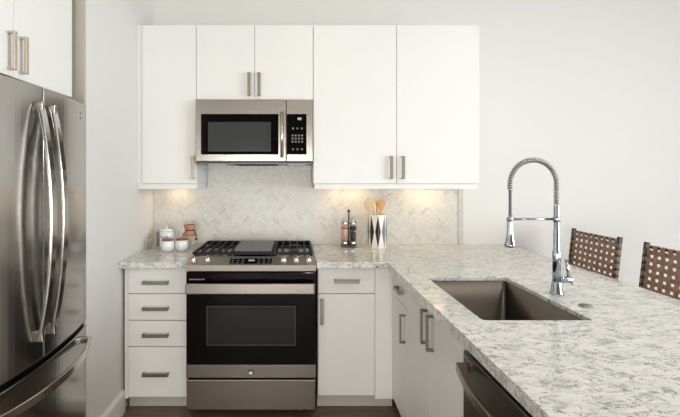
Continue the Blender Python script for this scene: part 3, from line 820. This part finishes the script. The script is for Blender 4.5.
# coffee maker
cx, cy = -.738, 3.045
t = thing('glass_coffee_maker', 'hourglass glass pour-over coffee maker with copper-brown wooden collar', 'coffee maker', (cx, cy, CT))
g = BM(); prof = [(.0001, .002), (.055, .002), (.063, .012), (.062, .03), (.050, .082), (.028, .118), (.026, .128), (.028, .138), (.044, .175), (.054, .200)]
lathe(g, prof, (cx, cy, CT), seg=40, cap=False)
obj('flask', g, M_glass, t)
obj('collar', lathe(BM(), [(.0490, .088), (.0535, .090), (.032, .124), (.032, .132), (.0455, .163), (.043, .165), (.0285, .132), (.0285, .124), (.0490, .088)], (cx, cy, CT), seg=36, cap=False), M_copper, t)
ti = tube(BM(), [(cx+.0325*math.cos(2*PI*i/28), cy+.0325*math.sin(2*PI*i/28), CT+.128) for i in range(29)], .0028, 8)
tube(ti, [(cx+.030, cy-.018, CT+.128), (cx+.043, cy-.022, CT+.124), (cx+.049, cy-.024, CT+.105), (cx+.050, cy-.024, CT+.075)], .0022, 8)
tie = obj('leather_tie', ti, M_leather_dark, t)
obj('bead', lathe(BM(), [(.0001, -.009), (.006, -.006), (.0085, 0), (.006, .006), (.0001, .009)], (cx+.050, cy-.024, CT+.067), seg=16, cap=False), M_leather_dark, tie)
# smoked glass bottles in the corner
tag(obj('glass_bottle', lathe(BM(), [(.0001, 0), (.017, 0), (.019, .003), (.019, .075), (.014, .088), (.009, .096), (.009, .108), (.0001, .109)], (-1.005, 3.00, CT+.0005), seg=24, cap=False), M_smoke), 'small grey glass bottle against the left wall', 'bottle')
tag(obj('glass_vase', lathe(BM(), [(.0001, 0), (.013, 0), (.016, .003), (.014, .05), (.016, .105), (.0145, .105), (.0125, .05), (.0135, .006), (.0001, .006)], (-.985, 3.125, CT+.0005), seg=24, cap=False), M_smoke), 'slim clear glass vase in the corner behind the canister', 'vase')

# ------------------------------------------------------------------ mills and utensil crock
cx, cy = .383, 3.09
t = thing('mill_stand', 'chrome stand holding a salt mill and a pepper mill', 'mill stand', (cx, cy, CT))
st = BM()
prism(st, [(cx+x, cy+y) for x, y in rounded(-.058, .058, -.032, .032, .018)], 'z', CT+.0005, CT+.018)
obj('stand_base', st, mat('dark_chrome', (.18, .17, .17), .15, 1), t, .003, 2)
st = tube(BM(), [(cx, cy, CT+.018), (cx, cy, CT+.245)], .0045, 12)
lathe(st, [(.0001, -.01), (.008, -.006), (.010, 0), (.008, .008), (.0001, .012)], (cx, cy, CT+.255), seg=16, cap=False)
for s in (-1, 1):
    tube(st, [(cx+s*.030+.0255*math.cos(2*PI*i/24), cy+.0255*math.sin(2*PI*i/24), CT+.135) for i in range(25)], .0022, 8)
obj('centre_post', st, mat('black_chrome', (.06, .06, .06), .2, 1), t)
for s, content, nm, lb in ((-1, M_salt, 'salt_mill', 'clear mill filled with pink salt, left one in the chrome stand'), (1, M_pepper, 'pepper_mill', 'clear mill filled with dark peppercorns, right one in the chrome stand')):
    mx = cx+s*.030
    m_ = thing(nm, lb, 'mill', (mx, cy, CT+.0185))
    obj('mill_base', lathe(BM(), [(.0235, 0), (.0245, .004), (.0245, .018), (.021, .028)], (mx, cy, CT+.0187), seg=24), M_chrome, m_)
    obj('glass_tube', lathe(BM(), [(.0225, 0), (.0225, .118)], (mx, cy, CT+.0475), seg=24), M_glass, m_)
    obj('filling', lathe(BM(), [(.0205, 0), (.0205, .100)], (mx, cy, CT+.048), seg=20), content, m_)
    obj('mill_top', lathe(BM(), [(.023, 0), (.0235, .006), (.021, .014), (.010, .022), (.006, .026), (.0085, .031), (.0085, .037), (.0001, .041)], (mx, cy, CT+.166), seg=24, cap=False), M_chrome, m_)

cx, cy = .583, 3.075; RO, HO = .064, .234
t = thing('utensil_crock', 'tall white utensil holder with black harlequin diamonds, some painted grey as if lit', 'utensil holder', (cx, cy, CT))
N_ = 8
def oct_ring(r): return [(cx+r*math.cos(2*PI*i/N_-.1), cy+r*math.sin(2*PI*i/N_-.1)) for i in range(N_)]
bm = BM(); o_, i_ = oct_ring(RO), oct_ring(RO-.006)
R1 = [bm.verts.new((x, y, CT+.0005)) for x, y in o_]; R2 = [bm.verts.new((x, y, CT+HO)) for x, y in o_]; R3 = [bm.verts.new((x, y, CT+HO)) for x, y in i_]; R4 = [bm.verts.new((x, y, CT+.01)) for x, y in i_]
for A, B in ((R1, R2), (R2, R3), (R3, R4)):
    for k in range(N_): bm.faces.new([A[k], A[(k+1) % N_], B[(k+1) % N_], B[k]])
bm.faces.new(R1); bm.faces.new(R4)
obj('pot', bm, mat('cream_pot', srgb(236, 230, 216), .35), t)
for tone, par in ((srgb(30, 28, 28), 0), (srgb(104, 110, 120), 1)):  # second tone: light on some black diamonds, put into the colour as grey
    bm = BM()
    for k in range(N_):
        if (k % 3 == 1) != (par == 1): continue
        a0 = 2*PI*k/N_-.1; hw_ = .42
        def wall_pt(ang, z):                    # point on the prism wall
            s = ((ang+.1) % (2*PI/N_))-(PI/N_); r = (RO+.0008)*math.cos(PI/N_)/math.cos(s)
            if abs(((ang+.1) % (2*PI/N_))) < 1e-6: r = RO+.0008
            return (cx+r*math.cos(ang), cy+r*math.sin(ang), z)
        top, mid, bot_ = CT+HO-.002, CT+HO*.5, CT+.003
        E = (cx+(RO+.0008)*math.cos(a0), cy+(RO+.0008)*math.sin(a0))
        vt, vb, vm = bm.verts.new((*E, top)), bm.verts.new((*E, bot_)), bm.verts.new((*E, mid))
        vl, vr = bm.verts.new(wall_pt(a0-2*PI/N_*hw_, mid)), bm.verts.new(wall_pt(a0+2*PI/N_*hw_, mid))
        for tri in ((vt, vm, vl), (vt, vr, vm), (vb, vl, vm), (vb, vm, vr)): bm.faces.new(tri)
    o = obj('diamond_inlay', bm, mat('diamond_black' if par == 0 else 'diamond_lit_black', tone, .3), t, label='black diamonds' if par == 0 else 'black diamonds painted grey as if lit')
def utensil(name, label, base, top, head, hw_, ht, m, bend=0.0):
    """handle from base to the foot of the head, then a flattened blade"""
    b, tp = Vector(base), Vector(top); bm = BM(); d = (tp-b).normalized()
    n = 18; rings = []
    Lh = (tp-b).length
    sidev = Vector((1, 0, 0)) - d*d.x; sidev.normalize(); nv = d.cross(sidev)
    for i in range(n+1):
        s = i/n; dist = s*Lh; rest = Lh-dist
        if rest > head: wd, th = .0055, .005
        else:
            u = 1-rest/head
            wd = .0055+(hw_-.0055)*math.sin(min(1, u*1.25+.05)*PI/2) if u < .85 else hw_*math.sqrt(max(0.02, 1-((u-.85)/.15)**2))
            th = .005-(.005-ht)*min(1, u*2)
        p = b+d*dist+sidev*bend*s*s
        rings.append([bm.verts.new(p+sidev*wd*math.cos(2*PI*k/12)+nv*th*math.sin(2*PI*k/12)) for k in range(12)])
    for A, B in zip(rings, rings[1:]):
        for k in range(12):
            f = bm.faces.new([A[k], A[(k+1) % 12], B[(k+1) % 12], B[k]]); f.smooth = True
    bm.faces.new(rings[0][::-1]); bm.faces.new(rings[-1])
    return tag(obj(name, bm, m), label, 'utensil')
zb_ = CT+.012
utensil('wooden_spatula', 'pale wooden spatula leaning left in the harlequin holder', (cx+.012, cy+.01, zb_), (cx-.074, cy, CT+.345), .10, .029, .003, M_paleWood)
utensil('wooden_fork', 'pale slim wooden utensil leaning left between the spatula and the spoon', (cx+.024, cy-.030, zb_), (cx-.038, cy-.034, CT+.335), .08, .014, .003, M_paleWood)
utensil('wooden_spoon', 'golden brown wooden spoon standing right in the harlequin holder', (cx-.012, cy-.01, zb_), (cx+.026, cy-.005, CT+.345), .09, .026, .006, M_oliveWood, .012)
utensil('wooden_turner', 'orange brown curved wooden turner at the back of the harlequin holder', (cx-.014, cy+.036, zb_), (cx+.010, cy+.040, CT+.320), .07, .017, .004, M_oliveWood, -.006)
